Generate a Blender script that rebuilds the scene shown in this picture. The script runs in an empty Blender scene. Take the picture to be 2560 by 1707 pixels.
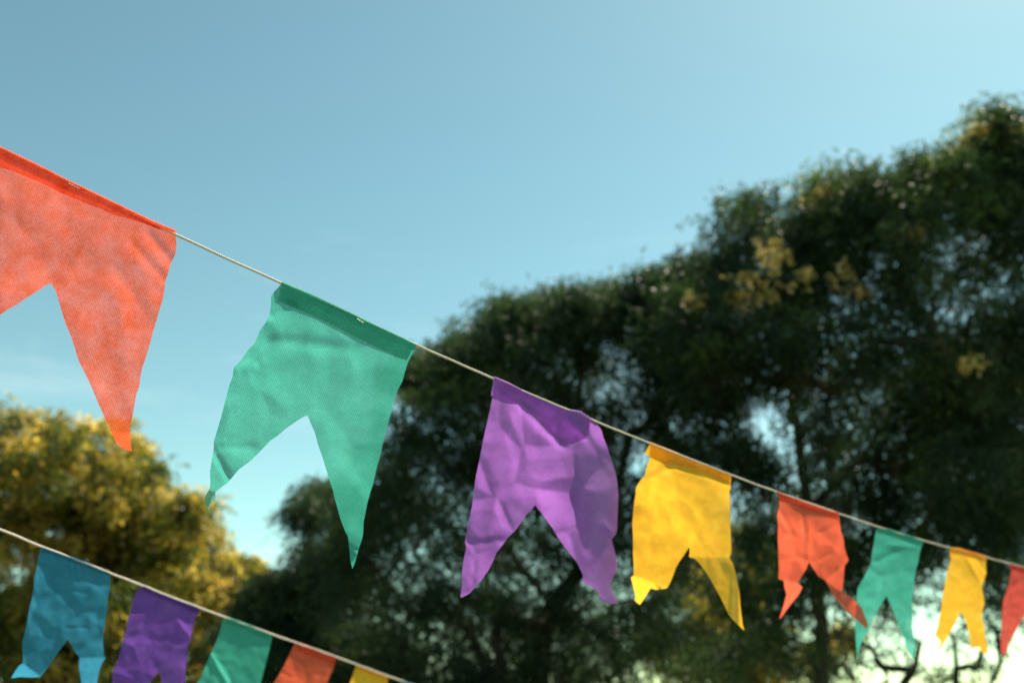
import bpy, bmesh, math, random
import numpy as np
from mathutils import Vector, noise
from mathutils.geometry import delaunay_2d_cdt

SC = bpy.context.scene
random.seed(4)
RNG = np.random.default_rng(11)

# ------------------------------------------------------------------ camera
W, H = 2560.0, 1707.0
LENS, SENSOR = 35.0, 36.0
F = LENS / SENSOR * W
PITCH = math.radians(22.0)
CAM = Vector((0.0, 0.0, 1.55))
cam_d = bpy.data.cameras.new('camera')
cam_d.lens = LENS; cam_d.sensor_width = SENSOR
cam_d.clip_start = 0.05; cam_d.clip_end = 5000
cam_d.dof.use_dof = True
cam_d.dof.focus_distance = 1.10
cam_d.dof.aperture_fstop = 4.4
cam_d.dof.aperture_blades = 0
cam = bpy.data.objects.new('camera', cam_d)
SC.collection.objects.link(cam)
cam.location = CAM
cam.rotation_euler = (math.pi / 2 + PITCH, 0, 0)
SC.camera = cam
FWD = np.array([0, math.cos(PITCH), math.sin(PITCH)])
UP = np.array([0, -math.sin(PITCH), math.cos(PITCH)])
RT = np.array([1.0, 0, 0])
CAMN = np.array(CAM)

def P(x, y, d):
    """photo pixel + distance along the view axis -> world point (arrays ok)"""
    x = np.asarray(x, float); y = np.asarray(y, float); d = np.asarray(d, float)
    a = (x - W / 2) / F * d; b = (H / 2 - y) / F * d
    return CAMN + a[..., None] * RT + b[..., None] * UP + d[..., None] * FWD

# ------------------------------------------------------------------ light
SUN_AZ, SUN_EL = math.radians(45), math.radians(57)     # azimuth to the right of the view
wd = bpy.data.worlds.new('World'); SC.world = wd; wd.use_nodes = True
nt = wd.node_tree; nt.nodes.clear()
out = nt.nodes.new('ShaderNodeOutputWorld'); bg = nt.nodes.new('ShaderNodeBackground')
sky = nt.nodes.new('ShaderNodeTexSky'); sky.sky_type = 'NISHITA'; sky.sun_disc = False
sky.sun_elevation = SUN_EL; sky.sun_rotation = SUN_AZ
sky.air_density = 1.0; sky.dust_density = 0.3; sky.ozone_density = 0.6
tint = nt.nodes.new('ShaderNodeMix'); tint.data_type = 'RGBA'; tint.blend_type = 'MULTIPLY'
tint.inputs[0].default_value = 1.0
tint.inputs[7].default_value = (0.69, 0.755, 0.46, 1)
gm = nt.nodes.new('ShaderNodeGamma'); gm.inputs[1].default_value = 1.35
nt.links.new(sky.outputs[0], gm.inputs[0]); nt.links.new(gm.outputs[0], tint.inputs[6])
# thin wisps of high cloud
tc = nt.nodes.new('ShaderNodeTexCoord'); mp = nt.nodes.new('ShaderNodeMapping')
mp.inputs['Scale'].default_value = (1.3, 2.0, 7.0); mp.inputs['Rotation'].default_value = (0, 0.25, 0.4)
nz = nt.nodes.new('ShaderNodeTexNoise'); nz.inputs['Scale'].default_value = 2.2; nz.inputs['Detail'].default_value = 7
nz.inputs['Roughness'].default_value = 0.6
cr = nt.nodes.new('ShaderNodeMapRange'); cr.inputs[1].default_value = 0.52; cr.inputs[2].default_value = 0.85
cr.inputs[3].default_value = 0.0; cr.inputs[4].default_value = 0.40
cl = nt.nodes.new('ShaderNodeMix'); cl.data_type = 'RGBA'
cl.inputs[7].default_value = (6.2, 6.9, 7.3, 1)
nt.links.new(tc.outputs['Generated'], mp.inputs[0]); nt.links.new(mp.outputs[0], nz.inputs[0])
nt.links.new(nz.outputs[0], cr.inputs[0])
sx = nt.nodes.new('ShaderNodeSeparateXYZ'); lowm = nt.nodes.new('ShaderNodeMapRange'); mm_ = nt.nodes.new('ShaderNodeMath'); mm_.operation = 'MULTIPLY'
lowm.inputs[1].default_value = 0.36; lowm.inputs[2].default_value = 0.50; lowm.inputs[3].default_value = 1.0; lowm.inputs[4].default_value = 0.0
nt.links.new(tc.outputs['Generated'], sx.inputs[0]); nt.links.new(sx.outputs[2], lowm.inputs[0])
nt.links.new(cr.outputs[0], mm_.inputs[0]); nt.links.new(lowm.outputs[0], mm_.inputs[1]); nt.links.new(mm_.outputs[0], cl.inputs[0])
nt.links.new(tint.outputs[2], cl.inputs[6])
nt.links.new(cl.outputs[2], bg.inputs[0]); nt.links.new(bg.outputs[0], out.inputs[0])
bg.inputs[1].default_value = 0.090
sl = bpy.data.lights.new('sun', 'SUN'); sl.energy = 5.0; sl.angle = math.radians(0.5); sl.color = (1.0, 0.88, 0.70)
so = bpy.data.objects.new('sun', sl); SC.collection.objects.link(so)
sdir = Vector((math.sin(SUN_AZ) * math.cos(SUN_EL), math.cos(SUN_AZ) * math.cos(SUN_EL), math.sin(SUN_EL)))
so.rotation_euler = sdir.to_track_quat('Z', 'Y').to_euler(); so.location = (0, 0, 12)
SC.view_settings.view_transform = 'Standard'; SC.view_settings.look = 'None'
SC.view_settings.exposure = 1.0; SC.view_settings.gamma = 1.0

# ------------------------------------------------------------------ helpers
def mesh_obj(name, v, f, mat=None, parent=None, uv=None, smooth=True, origin=None):
    """v (n,3) world coords, f list of faces or (m,3)/(m,4) array"""
    v = np.asarray(v, float)
    o3 = np.zeros(3) if origin is None else np.asarray(origin, float)
    me = bpy.data.meshes.new(name)
    if isinstance(f, np.ndarray):
        k = f.shape[1]; n = f.shape[0]
        me.vertices.add(len(v)); me.vertices.foreach_set('co', (v - o3).astype(np.float32).ravel())
        me.loops.add(n * k); me.loops.foreach_set('vertex_index', f.astype(np.int32).ravel())
        me.polygons.add(n); me.polygons.foreach_set('loop_start', np.arange(0, n * k, k, dtype=np.int32))
        me.update(calc_edges=True)
    else:
        me.from_pydata([tuple(p) for p in (v - o3)], [], [tuple(q) for q in f]); me.update()
    me.polygons.foreach_set('use_smooth', np.full(len(me.polygons), smooth))
    if uv is not None:
        ul = me.uv_layers.new(name='UVMap')
        li = np.empty(len(me.loops), np.int32); me.loops.foreach_get('vertex_index', li)
        ul.data.foreach_set('uv', np.asarray(uv, np.float32)[li].ravel())
    me.validate()
    if mat: me.materials.append(mat)
    ob = bpy.data.objects.new(name, me); SC.collection.objects.link(ob)
    if parent is not None:
        ob.parent = parent
        ob.location = Vector(o3) - parent.location
    else:
        ob.location = Vector(o3)
    return ob

def tag(o, label=None, cat=None, group=None, kind=None):
    if label: o['label'] = label
    if cat: o['category'] = cat
    if group: o['group'] = group
    if kind: o['kind'] = kind
    return o

def empty(name, loc):
    o = bpy.data.objects.new(name, None); SC.collection.objects.link(o)
    o.location = Vector(loc); o.empty_display_size = 0.1
    return o

def new_mat(name):
    m = bpy.data.materials.new(name); m.use_nodes = True
    m.node_tree.nodes.clear(); return m, m.node_tree

def N(nt, t, **kw):
    n = nt.nodes.new(t)
    for k, v in kw.items():
        if k.startswith('i_'):
            key = k[2:]
            n.inputs[int(key) if key.isdigit() else key].default_value = v
        else: setattr(n, k, v)
    return n

# ------------------------------------------------------------------ fabric
def fabric(name, col, thin=0.18, cloud=0.25, trans=0.62, sheen=0.15, seed=0.0, opaque=False, sat_dark=0.85):
    m, t = new_mat(name); L = t.links
    uv = N(t, 'ShaderNodeTexCoord')
    mp = N(t, 'ShaderNodeMapping'); mp.inputs['Location'].default_value = (seed, seed * 0.7, seed * 1.3)
    L.new(uv.outputs['UV'], mp.inputs[0])
    n1 = N(t, 'ShaderNodeTexNoise', i_Scale=42.0, i_Detail=9.0, i_Roughness=0.74, i_Distortion=0.0)
    L.new(mp.outputs[0], n1.inputs['Vector'])
    mp2 = N(t, 'ShaderNodeMapping'); mp2.inputs['Scale'].default_value = (900, 260, 1); mp2.inputs['Rotation'].default_value = (0, 0, 0.5)
    L.new(uv.outputs['UV'], mp2.inputs[0])
    n2 = N(t, 'ShaderNodeTexNoise', i_Scale=1.0, i_Detail=3.0, i_Roughness=0.6)
    L.new(mp2.outputs[0], n2.inputs['Vector'])
    # bonding dots of the non-woven cloth
    mp3 = N(t, 'ShaderNodeMapping'); mp3.inputs['Scale'].default_value = (1, 1, 1); mp3.inputs['Rotation'].default_value = (0, 0, 0.785)
    L.new(uv.outputs['UV'], mp3.inputs[0])
    vo = N(t, 'ShaderNodeTexVoronoi', i_Scale=470.0, i_Randomness=0.12)
    L.new(mp3.outputs[0], vo.inputs['Vector'])
    dots = N(t, 'ShaderNodeMapRange', i_1=0.18, i_2=0.42, i_3=1.0, i_4=0.0)
    L.new(vo.outputs['Distance'], dots.inputs[0])
    # base colour: cloudy dye
    c0 = tuple(c * sat_dark for c in col) + (1,)
    c1 = tuple(min(1, c * 1.18 + 0.012) for c in col) + (1,)
    cm = N(t, 'ShaderNodeMapRange', i_1=0.35, i_2=0.68, i_3=0.0, i_4=1.0)
    L.new(n1.outputs[0], cm.inputs[0])
    mix = N(t, 'ShaderNodeMix', data_type='RGBA'); mix.inputs[6].default_value = c0; mix.inputs[7].default_value = c1
    L.new(cm.outputs[0], mix.inputs[0])
    f2 = N(t, 'ShaderNodeMapRange', i_1=0.3, i_2=0.7, i_3=0.86, i_4=1.14)
    L.new(n2.outputs[0], f2.inputs[0])
    mul = N(t, 'ShaderNodeVectorMath', operation='SCALE')
    L.new(mix.outputs[2], mul.inputs[0]); L.new(f2.outputs[0], mul.inputs['Scale'])
    dl = N(t, 'ShaderNodeMath', operation='MULTIPLY_ADD', i_1=0.10, i_2=0.0)
    L.new(dots.outputs[0], dl.inputs[0])
    add = N(t, 'ShaderNodeVectorMath', operation='ADD')
    L.new(mul.outputs[0], add.inputs[0]); L.new(dl.outputs[0], add.inputs[1])
    bump = N(t, 'ShaderNodeBump', i_Strength=0.35, i_Distance=0.0004)
    hs = N(t, 'ShaderNodeMath', operation='ADD')
    dm = N(t, 'ShaderNodeMath', operation='MULTIPLY', i_1=-0.9); L.new(dots.outputs[0], dm.inputs[0])
    L.new(n2.outputs[0], hs.inputs[0]); L.new(dm.outputs[0], hs.inputs[1]); L.new(hs.outputs[0], bump.inputs['Height'])
    pr = N(t, 'ShaderNodeBsdfPrincipled'); pr.inputs['Roughness'].default_value = 0.55
    pr.inputs['Specular IOR Level'].default_value = sheen
    L.new(add.outputs[0], pr.inputs['Base Color']); L.new(bump.outputs[0], pr.inputs['Normal'])
    tr = N(t, 'ShaderNodeBsdfTranslucent'); L.new(add.outputs[0], tr.inputs[0]); L.new(bump.outputs[0], tr.inputs['Normal'])
    ms = N(t, 'ShaderNodeMixShader', i_0=trans); L.new(pr.outputs[0], ms.inputs[1]); L.new(tr.outputs[0], ms.inputs[2])
    tp = N(t, 'ShaderNodeBsdfTransparent')
    op = N(t, 'ShaderNodeMapRange', i_1=0.34, i_2=0.70, i_3=max(0, thin - cloud * 0.5), i_4=thin + cloud * 0.5)
    L.new(n1.outputs[0], op.inputs[0])
    f3 = N(t, 'ShaderNodeMapRange', i_1=0.3, i_2=0.7, i_3=0.7, i_4=1.3); L.new(n2.outputs[0], f3.inputs[0])
    om = N(t, 'ShaderNodeMath', operation='MULTIPLY'); L.new(op.outputs[0], om.inputs[0]); L.new(f3.outputs[0], om.inputs[1])
    mt = N(t, 'ShaderNodeMixShader'); L.new(om.outputs[0], mt.inputs[0]); L.new(ms.outputs[0], mt.inputs[1]); L.new(tp.outputs[0], mt.inputs[2])
    o = N(t, 'ShaderNodeOutputMaterial'); L.new(mt.outputs[0], o.inputs[0])
    return m

M_FAB = {
 'orange': fabric('orange_cloth', (0.88, 0.10, 0.010), thin=0.16, cloud=0.24, trans=0.6, seed=1.3),
 'coral':  fabric('coral_cloth', (0.78, 0.10, 0.035), thin=0.05, cloud=0.05, seed=4.1),
 'green':  fabric('green_cloth', (0.028, 0.37, 0.285), thin=0.10, cloud=0.04, trans=0.62, sat_dark=0.97, seed=2.2),
 'purple': fabric('purple_cloth', (0.33, 0.10, 0.52), thin=0.08, cloud=0.10, trans=0.6, sheen=0.45, seed=3.7),
 'violet': fabric('shaded_purple_cloth', (0.17, 0.045, 0.42), thin=0.05, cloud=0.05, seed=9.7),  # deeper copy of the purple: shade on the lower twine put into the colour
 'yellow': fabric('yellow_cloth', (1.0, 0.48, 0.004), thin=0.02, cloud=0.03, seed=5.2, sat_dark=0.85),
 'red':    fabric('red_cloth', (0.62, 0.055, 0.035), thin=0.05, cloud=0.05, seed=6.6),
 'blue':   fabric('blue_cloth', (0.002, 0.21, 0.36), thin=0.05, cloud=0.05, trans=0.6, seed=7.4),
}
m, t = new_mat('staple_steel')
pr = N(t, 'ShaderNodeBsdfPrincipled'); pr.inputs['Base Color'].default_value = (0.30, 0.28, 0.27, 1)
pr.inputs['Metallic'].default_value = 0.9; pr.inputs['Roughness'].default_value = 0.35
nn = N(t, 'ShaderNodeTexNoise', i_Scale=900.0); rr = N(t, 'ShaderNodeMapRange', i_3=0.25, i_4=0.5)
t.links.new(nn.outputs[0], rr.inputs[0]); t.links.new(rr.outputs[0], pr.inputs['Roughness'])
o = N(t, 'ShaderNodeOutputMaterial'); t.links.new(pr.outputs[0], o.inputs[0]); M_STAPLE = m
m, t = new_mat('cotton_twine')
pr = N(t, 'ShaderNodeBsdfPrincipled'); pr.inputs['Roughness'].default_value = 0.9
nn = N(t, 'ShaderNodeTexNoise', i_Scale=700.0, i_Detail=3.0)
tcx = N(t, 'ShaderNodeTexCoord'); t.links.new(tcx.outputs['Object'], nn.inputs['Vector'])
rr = N(t, 'ShaderNodeMix', data_type='RGBA'); rr.inputs[6].default_value = (0.58, 0.51, 0.45, 1); rr.inputs[7].default_value = (0.88, 0.82, 0.76, 1)
t.links.new(nn.outputs[0], rr.inputs[0]); t.links.new(rr.outputs[2], pr.inputs['Base Color'])
o = N(t, 'ShaderNodeOutputMaterial'); t.links.new(pr.outputs[0], o.inputs[0]); M_TWINE = m

# ------------------------------------------------------------------ strings (photo px of the source)
S1 = [(-420, 165), (-200, 275), (0, 374), (220, 481), (440, 588), (705, 709), (1040, 862), (1235, 947), (1485, 1052), (1625, 1108),
      (1828, 1187), (1945, 1231), (2098, 1283), (2200, 1319), (2310, 1351), (2375, 1370), (2470, 1394), (2530, 1409), (2700, 1452), (2850, 1488)]
S2 = [(-300, 1195), (0, 1323), (105, 1367), (277, 1432), (357, 1464), (502, 1521), (565, 1542), (670, 1582), (741, 1606), (843, 1641), (891, 1661), (972, 1690), (1010, 1703), (1120, 1742), (1250, 1786)]
Z1 = lambda x: 3918.0 / (4203.0 - np.asarray(x, float))
Z2 = lambda x: 3630.0 / (2349.0 - np.asarray(x, float))

def polyl(pts, step):
    """resample polyline at equal steps"""
    p = np.array(pts, float); d = np.r_[0, np.cumsum(np.linalg.norm(np.diff(p, axis=0), axis=1))]
    n = max(2, int(d[-1] / step) + 1); s = np.linspace(0, d[-1], n)
    return np.stack([np.interp(s, d, p[:, k]) for k in range(p.shape[1])], 1)

def tube(path, rad, sides=6, cap=True):
    path = np.asarray(path, float); n = len(path)
    rad = np.broadcast_to(np.asarray(rad, float), (n,))
    T = np.gradient(path, axis=0); T /= np.linalg.norm(T, axis=1)[:, None] + 1e-12
    ref = np.array([0.13, 0.21, 0.97])
    A = np.cross(T, ref); A /= np.linalg.norm(A, axis=1)[:, None] + 1e-9
    B = np.cross(T, A)
    a = np.arange(sides) * 2 * math.pi / sides
    v = path[:, None] + rad[:, None, None] * (np.cos(a)[None, :, None] * A[:, None] + np.sin(a)[None, :, None] * B[:, None])
    v = v.reshape(-1, 3); f = []
    i = np.arange(n - 1)[:, None] * sides; j = np.arange(sides)[None]; j2 = (j + 1) % sides
    q = np.stack([i + j, i + j2, i + sides + j2, i + sides + j], -1).reshape(-1, 4)
    return v, q

class MB:
    def __init__(s): s.v = []; s.f = []; s.n = 0
    def add(s, v, f): s.v.append(v); s.f.append(np.asarray(f) + s.n); s.n += len(v)
    def get(s): return np.concatenate(s.v), np.concatenate(s.f)

def string3d(S, Z, step=0.004):
    # smooth in px (keeps the measured sag), then lift to 3D
    s = np.array(S, float); x = np.arange(s[0, 0], s[-1, 0], 8.0)
    y = np.interp(x, s[:, 0], s[:, 1]); k = np.ones(21) / 21
    yy = np.convolve(np.pad(y, 10, mode='reflect', reflect_type='odd'), k, 'valid')
    return polyl(P(x, yy, Z(x)), step)

def make_twine(name, S, Z, rad, label):
    p = string3d(S, Z, 0.0016)
    n = len(p); T = np.gradient(p, axis=0); T /= np.linalg.norm(T, axis=1)[:, None]
    A = np.cross(T, [0, 0, 1.0]); A /= np.linalg.norm(A, axis=1)[:, None]; B = np.cross(T, A)
    s = np.arange(n) * 0.0016
    wob = np.array([noise.noise(Vector((q * 22, 0, 0))) for q in s])
    wob2 = np.array([noise.noise(Vector((q * 22, 7, 0))) for q in s])
    c = p + (A * wob[:, None] + B * wob2[:, None]) * rad * 0.35
    mb = MB()
    for k in range(3):
        ph = s / (rad * 5.2) * 2 * math.pi / 1.0 + k * 2 * math.pi / 3
        q = c + (A * np.cos(ph)[:, None] + B * np.sin(ph)[:, None]) * rad * 0.46
        mb.add(*tube(q, rad * 0.60 * (1 + 0.18 * wob), 6))
    for k in range(260):                       # loose fibres
        i = random.randrange(5, n - 12); a = random.random() * 6.28
        d = A[i] * math.cos(a) + B[i] * math.sin(a)
        L = random.uniform(0.8, 2.6) * rad
        q = np.array([c[i] + d * rad * 0.8, c[i] + d * (rad + L * 0.5) + T[i] * L * 0.8, c[i] + d * (rad + L * 0.6) + T[i] * L * 1.9])
        mb.add(*tube(q, 0.00010, 3))
    v, f = mb.get()
    o = mesh_obj(name, v, f, M_TWINE)
    tag(o, label, 'twine')
    return o

make_twine('twine', S1, Z1, 0.00150, 'upper cotton twine carrying the large orange, green and purple flags')
make_twine('twine', S2, Z2, 0.0019, 'lower cotton twine at bottom left, carrying the blue and purple flags')

# ------------------------------------------------------------------ flags
def inside(poly, q):
    x, y = q[:, 0], q[:, 1]; r = np.zeros(len(q), bool); n = len(poly)
    for i in range(n):
        x1, y1 = poly[i]; x2, y2 = poly[(i + 1) % n]
        if y1 == y2: continue
        c = ((y1 > y) != (y2 > y)) & (x < (x2 - x1) * (y - y1) / (y2 - y1) + x1)
        r ^= c
    return r

def edge_dist(poly, q):
    d = np.full(len(q), 1e9)
    for i in range(len(poly)):
        a = poly[i]; b = poly[(i + 1) % len(poly)]; ab = b - a; L2 = (ab ** 2).sum() + 1e-9
        t_ = np.clip(((q - a) @ ab) / L2, 0, 1)
        d = np.minimum(d, np.linalg.norm(q - (a + t_[:, None] * ab), axis=1))
    return d

def fill(poly, step):
    """triangulate the outline with an even grid of inner points"""
    bp = polyl(np.vstack([poly, poly[:1]]), step)[:-1]
    lo = bp.min(0); hi = bp.max(0)
    gx, gy = np.meshgrid(np.arange(lo[0], hi[0], step), np.arange(lo[1], hi[1], step * 0.87))
    gx[1::2] += step / 2
    g = np.stack([gx.ravel(), gy.ravel()], 1)
    g = g[inside(bp, g)]; g = g[edge_dist(bp, g) > step * 0.45]
    allp = np.vstack([bp, g])
    n = len(bp); ed = [(i, (i + 1) % n) for i in range(n)]
    vs, es, fs, *_ = delaunay_2d_cdt([Vector(p) for p in allp], ed, [], 1, 1e-4)
    fs = [f for f in fs if len(f) == 3]
    return np.array([(v.x, v.y) for v in vs]), np.array(fs)

def smoothstep(x): x = np.clip(x, 0, 1); return x * x * (3 - 2 * x)

def rbf(ctrl, q, sc):
    if not ctrl: return np.zeros(len(q))
    c = np.array(ctrl, float); p = c[:, :2] / sc; n = len(c)
    phi = lambda r: np.sqrt(r * r + 0.02)
    A = phi(np.linalg.norm(p[:, None] - p[None], axis=2))
    A = np.block([[A, np.ones((n, 1)), p], [np.ones((1, n)), np.zeros((1, 3))], [p.T, np.zeros((2, 3))]])
    w = np.linalg.lstsq(A, np.r_[c[:, 2], 0, 0, 0], rcond=None)[0]
    qq = q / sc
    return phi(np.linalg.norm(qq[:, None] - p[None], axis=2)) @ w[:n] + w[n] + qq @ w[n + 1:]

def seg_sd(q, s):
    a = np.array(s[:2], float); b = np.array(s[2:4], float); d = b - a; L = np.hypot(*d); d /= L
    r = q - a; t_ = (r @ d) / L; sd = d[0] * r[:, 1] - d[1] * r[:, 0]      # + = below a left-to-right line
    return t_, sd, L

TILT = 0.05
def flag(label, mat, crop, outline, hem=None, hem_side=1, billow=(), creases=(), ridges=(), wr=1.0,
         string=1, step=None, staple=None, crisp=0.75, seed=0, group='swallow-tailed flags on the upper twine', rip=1.0):
    ox, oy, sc = crop
    T = lambda pts: np.array([(ox + x / sc, oy + y / sc) for x, y in pts], float)
    Zs = Z1 if string == 1 else Z2
    S = np.array(S1 if string == 1 else S2, float)
    poly = T(outline)
    x0 = poly[:, 0]; sz = Zs((poly[:6, 0].mean() + poly[:, 0].max()) / 2)
    mm = float(sz) / F                                     # metres per photo px here
    size = np.ptp(poly[:, 1])
    if step is None: step = max(3.0, size / 120)
    v2, fs = fill(poly, step)
    mdl = {}
    bl = [(ox + a / sc, oy + b / sc, c) for a, b, c in billow]
    def depth(q):
        ysx = np.interp(q[:, 0], S[:, 0], S[:, 1])
        drop = np.maximum(0, q[:, 1] - ysx)
        # cloth hangs in the plane of its twine; its lower part drifts left, so the anchor column shifts back right
        col = q[:, 0] + drop * 0.22
        z = Zs(np.clip(col, -600, 4100 if string == 1 else 2250))
        fade = smoothstep(drop / 60.0)
        z = z - hem_side * 0.0024 - TILT * drop * mm
        z = z + rbf(bl, q, size) * fade if bl else z
        for c in creases:                                  # kinks: slope (m per px) applied past the line
            s = (ox + c[0] / sc, oy + c[1] / sc, ox + c[2] / sc, oy + c[3] / sc)
            t_, sd, L = seg_sd(q, s)
            w = smoothstep((t_ + 0.25) / 0.2) * smoothstep((1.25 - t_) / 0.2)
            z = z + c[4] * mm * np.maximum(0, sd) * w
        for r in ridges:                                   # soft folds: width px (crop), height in mm
            s = (ox + r[0] / sc, oy + r[1] / sc, ox + r[2] / sc, oy + r[3] / sc)
            t_, sd, L = seg_sd(q, s)
            w = smoothstep((t_ + 0.15) / 0.3) * smoothstep((1.15 - t_) / 0.3)
            ww = r[4] / sc
            z = z - r[5] * 0.00065 * np.exp(-(sd / ww) ** 2) * w
        n = np.empty(len(q)); k = 1 / size
        def facet(p, i):                                   # flat facets with crisp crease lines between them
            w = p * 4.2 + noise.noise_vector(p * 2.5) * 0.35
            d = noise.voronoi(w)[0]
            return min(d[1] - d[0], 0.34) / 0.34
        for i, (a, b) in enumerate(q):
            p = Vector((a * k, b * k, seed * 3.1))
            n[i] = noise.noise(p * 3.2) * 5.0 + (0.35 - abs(noise.noise(p * 6.5 + Vector((3, 0, 0))))) * 3.4 + noise.noise(p * 17) * 0.7 + facet(p, i) * 2.6 * crisp
        amp = smoothstep(drop / 90.0) * 0.9 + 0.1
        z = z + n * 0.001 * wr * 1.25 * amp * (mm * size / 0.28)
        return z
    u0 = poly[0]
    def uvs(q):
        d = np.array([0.91, 0.42]); e = np.array([-0.42, 0.91]); r = (q - u0) * mm
        return np.stack([r @ d, r @ e], 1)
    # small scissor irregularities of the cut edge are in the outline; the top edge is on the twine
    dz = depth(v2)
    V = P(v2[:, 0], v2[:, 1], dz)
    org = P(*[np.array([a]) for a in (poly[0][0], poly[0][1], float(Zs(poly[0][0])))])[0]
    root = empty('bunting_flag', org)
    tag(root, label, 'flag', group)
    mesh_obj('cloth', V, fs, mat, root, uvs(v2), origin=org)
    if hem:
        top, low = T(hem[0]), T(hem[1])                    # top edge along the twine, lower edge of the flap
        n = max(24, int(np.ptp(top[:, 0]) / step)); m_ = 10
        def rs(p, n):
            d = np.r_[0, np.cumsum(np.hypot(*np.diff(p, axis=0).T))]; s = np.linspace(0, d[-1], n)
            return np.stack([np.interp(s, d, p[:, 0]), np.interp(s, d, p[:, 1])], 1)
        A, B = rs(top, n), rs(low, n); rows = []; uvl = []
        off = 0.0050
        roll = 7
        dA = depth(A)
        for k in range(roll):                              # roll of cloth over the twine
            a = math.pi * k / (roll - 1)
            zz = dA + (off / 2 + 0.0004) * (1 - math.cos(a)) * hem_side
            lift = math.sin(a) * 0.0022 / mm
            rows.append(P(A[:, 0], A[:, 1] - lift, zz)); uvl.append(uvs(A))
        for k in range(1, m_ + 1):
            f_ = k / m_; Q = A + (B - A) * f_
            hh = np.array([noise.noise(Vector((a * 6 / size, b * 6 / size, seed + 9))) for a, b in Q])
            zz = depth(Q) + hem_side * (off * (1 - 0.85 * f_) + 0.0007) + hh * 0.0008 * hem_side * f_
            rows.append(P(Q[:, 0], Q[:, 1], zz)); uvl.append(uvs(Q) + np.array([0.37, 0.11]))
        hv = np.concatenate(rows); R = len(rows)
        i = np.arange(R - 1)[:, None] * n; j = np.arange(n - 1)[None]
        q = np.stack([i + j, i + j + 1, i + n + j + 1, i + n + j], -1).reshape(-1, 4)
        mesh_obj('hem', hv, q, mat, root, np.concatenate(uvl), origin=org)
    if staple:
        a, b = T(staple); z = depth(np.array([a, b])) - (0.0125 if hem_side < 0 else 0.0045)
        pa = P(*[np.array([w]) for w in (a[0], a[1], z[0])])[0]; pb = P(*[np.array([w]) for w in (b[0], b[1], z[1])])[0]
        vv, ff = tube(np.linspace(pa, pb, 5), 0.00055, 6)
        mesh_obj('staple', vv, ff, M_STAPLE, root, origin=org)
    return root

C1 = (0, 340, 1.96); C2 = (480, 680, 2.0633); C3 = (1100, 900, 2.45); C4 = (1540, 1080, 3.0143)
C5 = (1900, 1200, 3.0924); C6 = (0, 1300, 3.8518); C7 = (460, 1480, 3.92)

# -- upper twine, from the left
flag('largest flag, translucent orange with bright hem, cut off by the left edge', M_FAB['orange'], C1,
 [(-120, 8), (0, 62), (170, 142), (330, 224), (390, 252), (560, 334), (700, 402), (800, 447), (862, 472), (862, 505), (866, 522), (860, 580), (835, 625),
  (828, 660), (812, 705), (800, 790), (785, 840), (768, 900), (750, 960), (740, 1000), (722, 1060), (708, 1105), (695, 1140), (687, 1190), (683, 1225),
  (668, 1265), (660, 1310), (652, 1360), (640, 1410), (636, 1450), (641, 1470), (640, 1500), (648, 1544), (620, 1537), (590, 1522), (568, 1500), (553, 1470),
  (545, 1440), (520, 1395), (500, 1350), (478, 1300), (455, 1245), (435, 1200), (410, 1150), (385, 1100), (365, 1035), (345, 975), (325, 930), (310, 885),
  (290, 815), (272, 755), (258, 735), (250, 718), (190, 755), (130, 793), (85, 825), (40, 848), (0, 877), (-90, 935), (-200, 1005), (-330, 1090),
  (-290, 860), (-240, 600), (-180, 300)],
 hem=([(-120, 8), (0, 62), (170, 142), (330, 224), (390, 252), (560, 334), (700, 402), (800, 447), (862, 472)],
      [(-125, 108), (0, 155), (60, 172), (130, 200), (240, 248), (300, 280), (360, 305), (430, 335), (490, 355), (560, 387), (660, 414), (780, 458), (862, 482)]),
 hem_side=-1, staple=[(334, 232), (388, 260)], seed=1, wr=0.6, crisp=0.35,
 billow=[(0, 62, 0), (862, 500, 0), (300, 600, -0.002), (640, 1500, 0.0), (-300, 1050, 0.0), (700, 900, 0.0)],
 creases=[(545, 1455, 645, 1455, 0.9)], ridges=[(720, 470, 860, 640, 22, 2.6), (640, 520, 860, 760, 22, 1.6), (560, 640, 800, 1000, 30, 1), (0, 110, 420, 300, 18, 2.5)])
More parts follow.
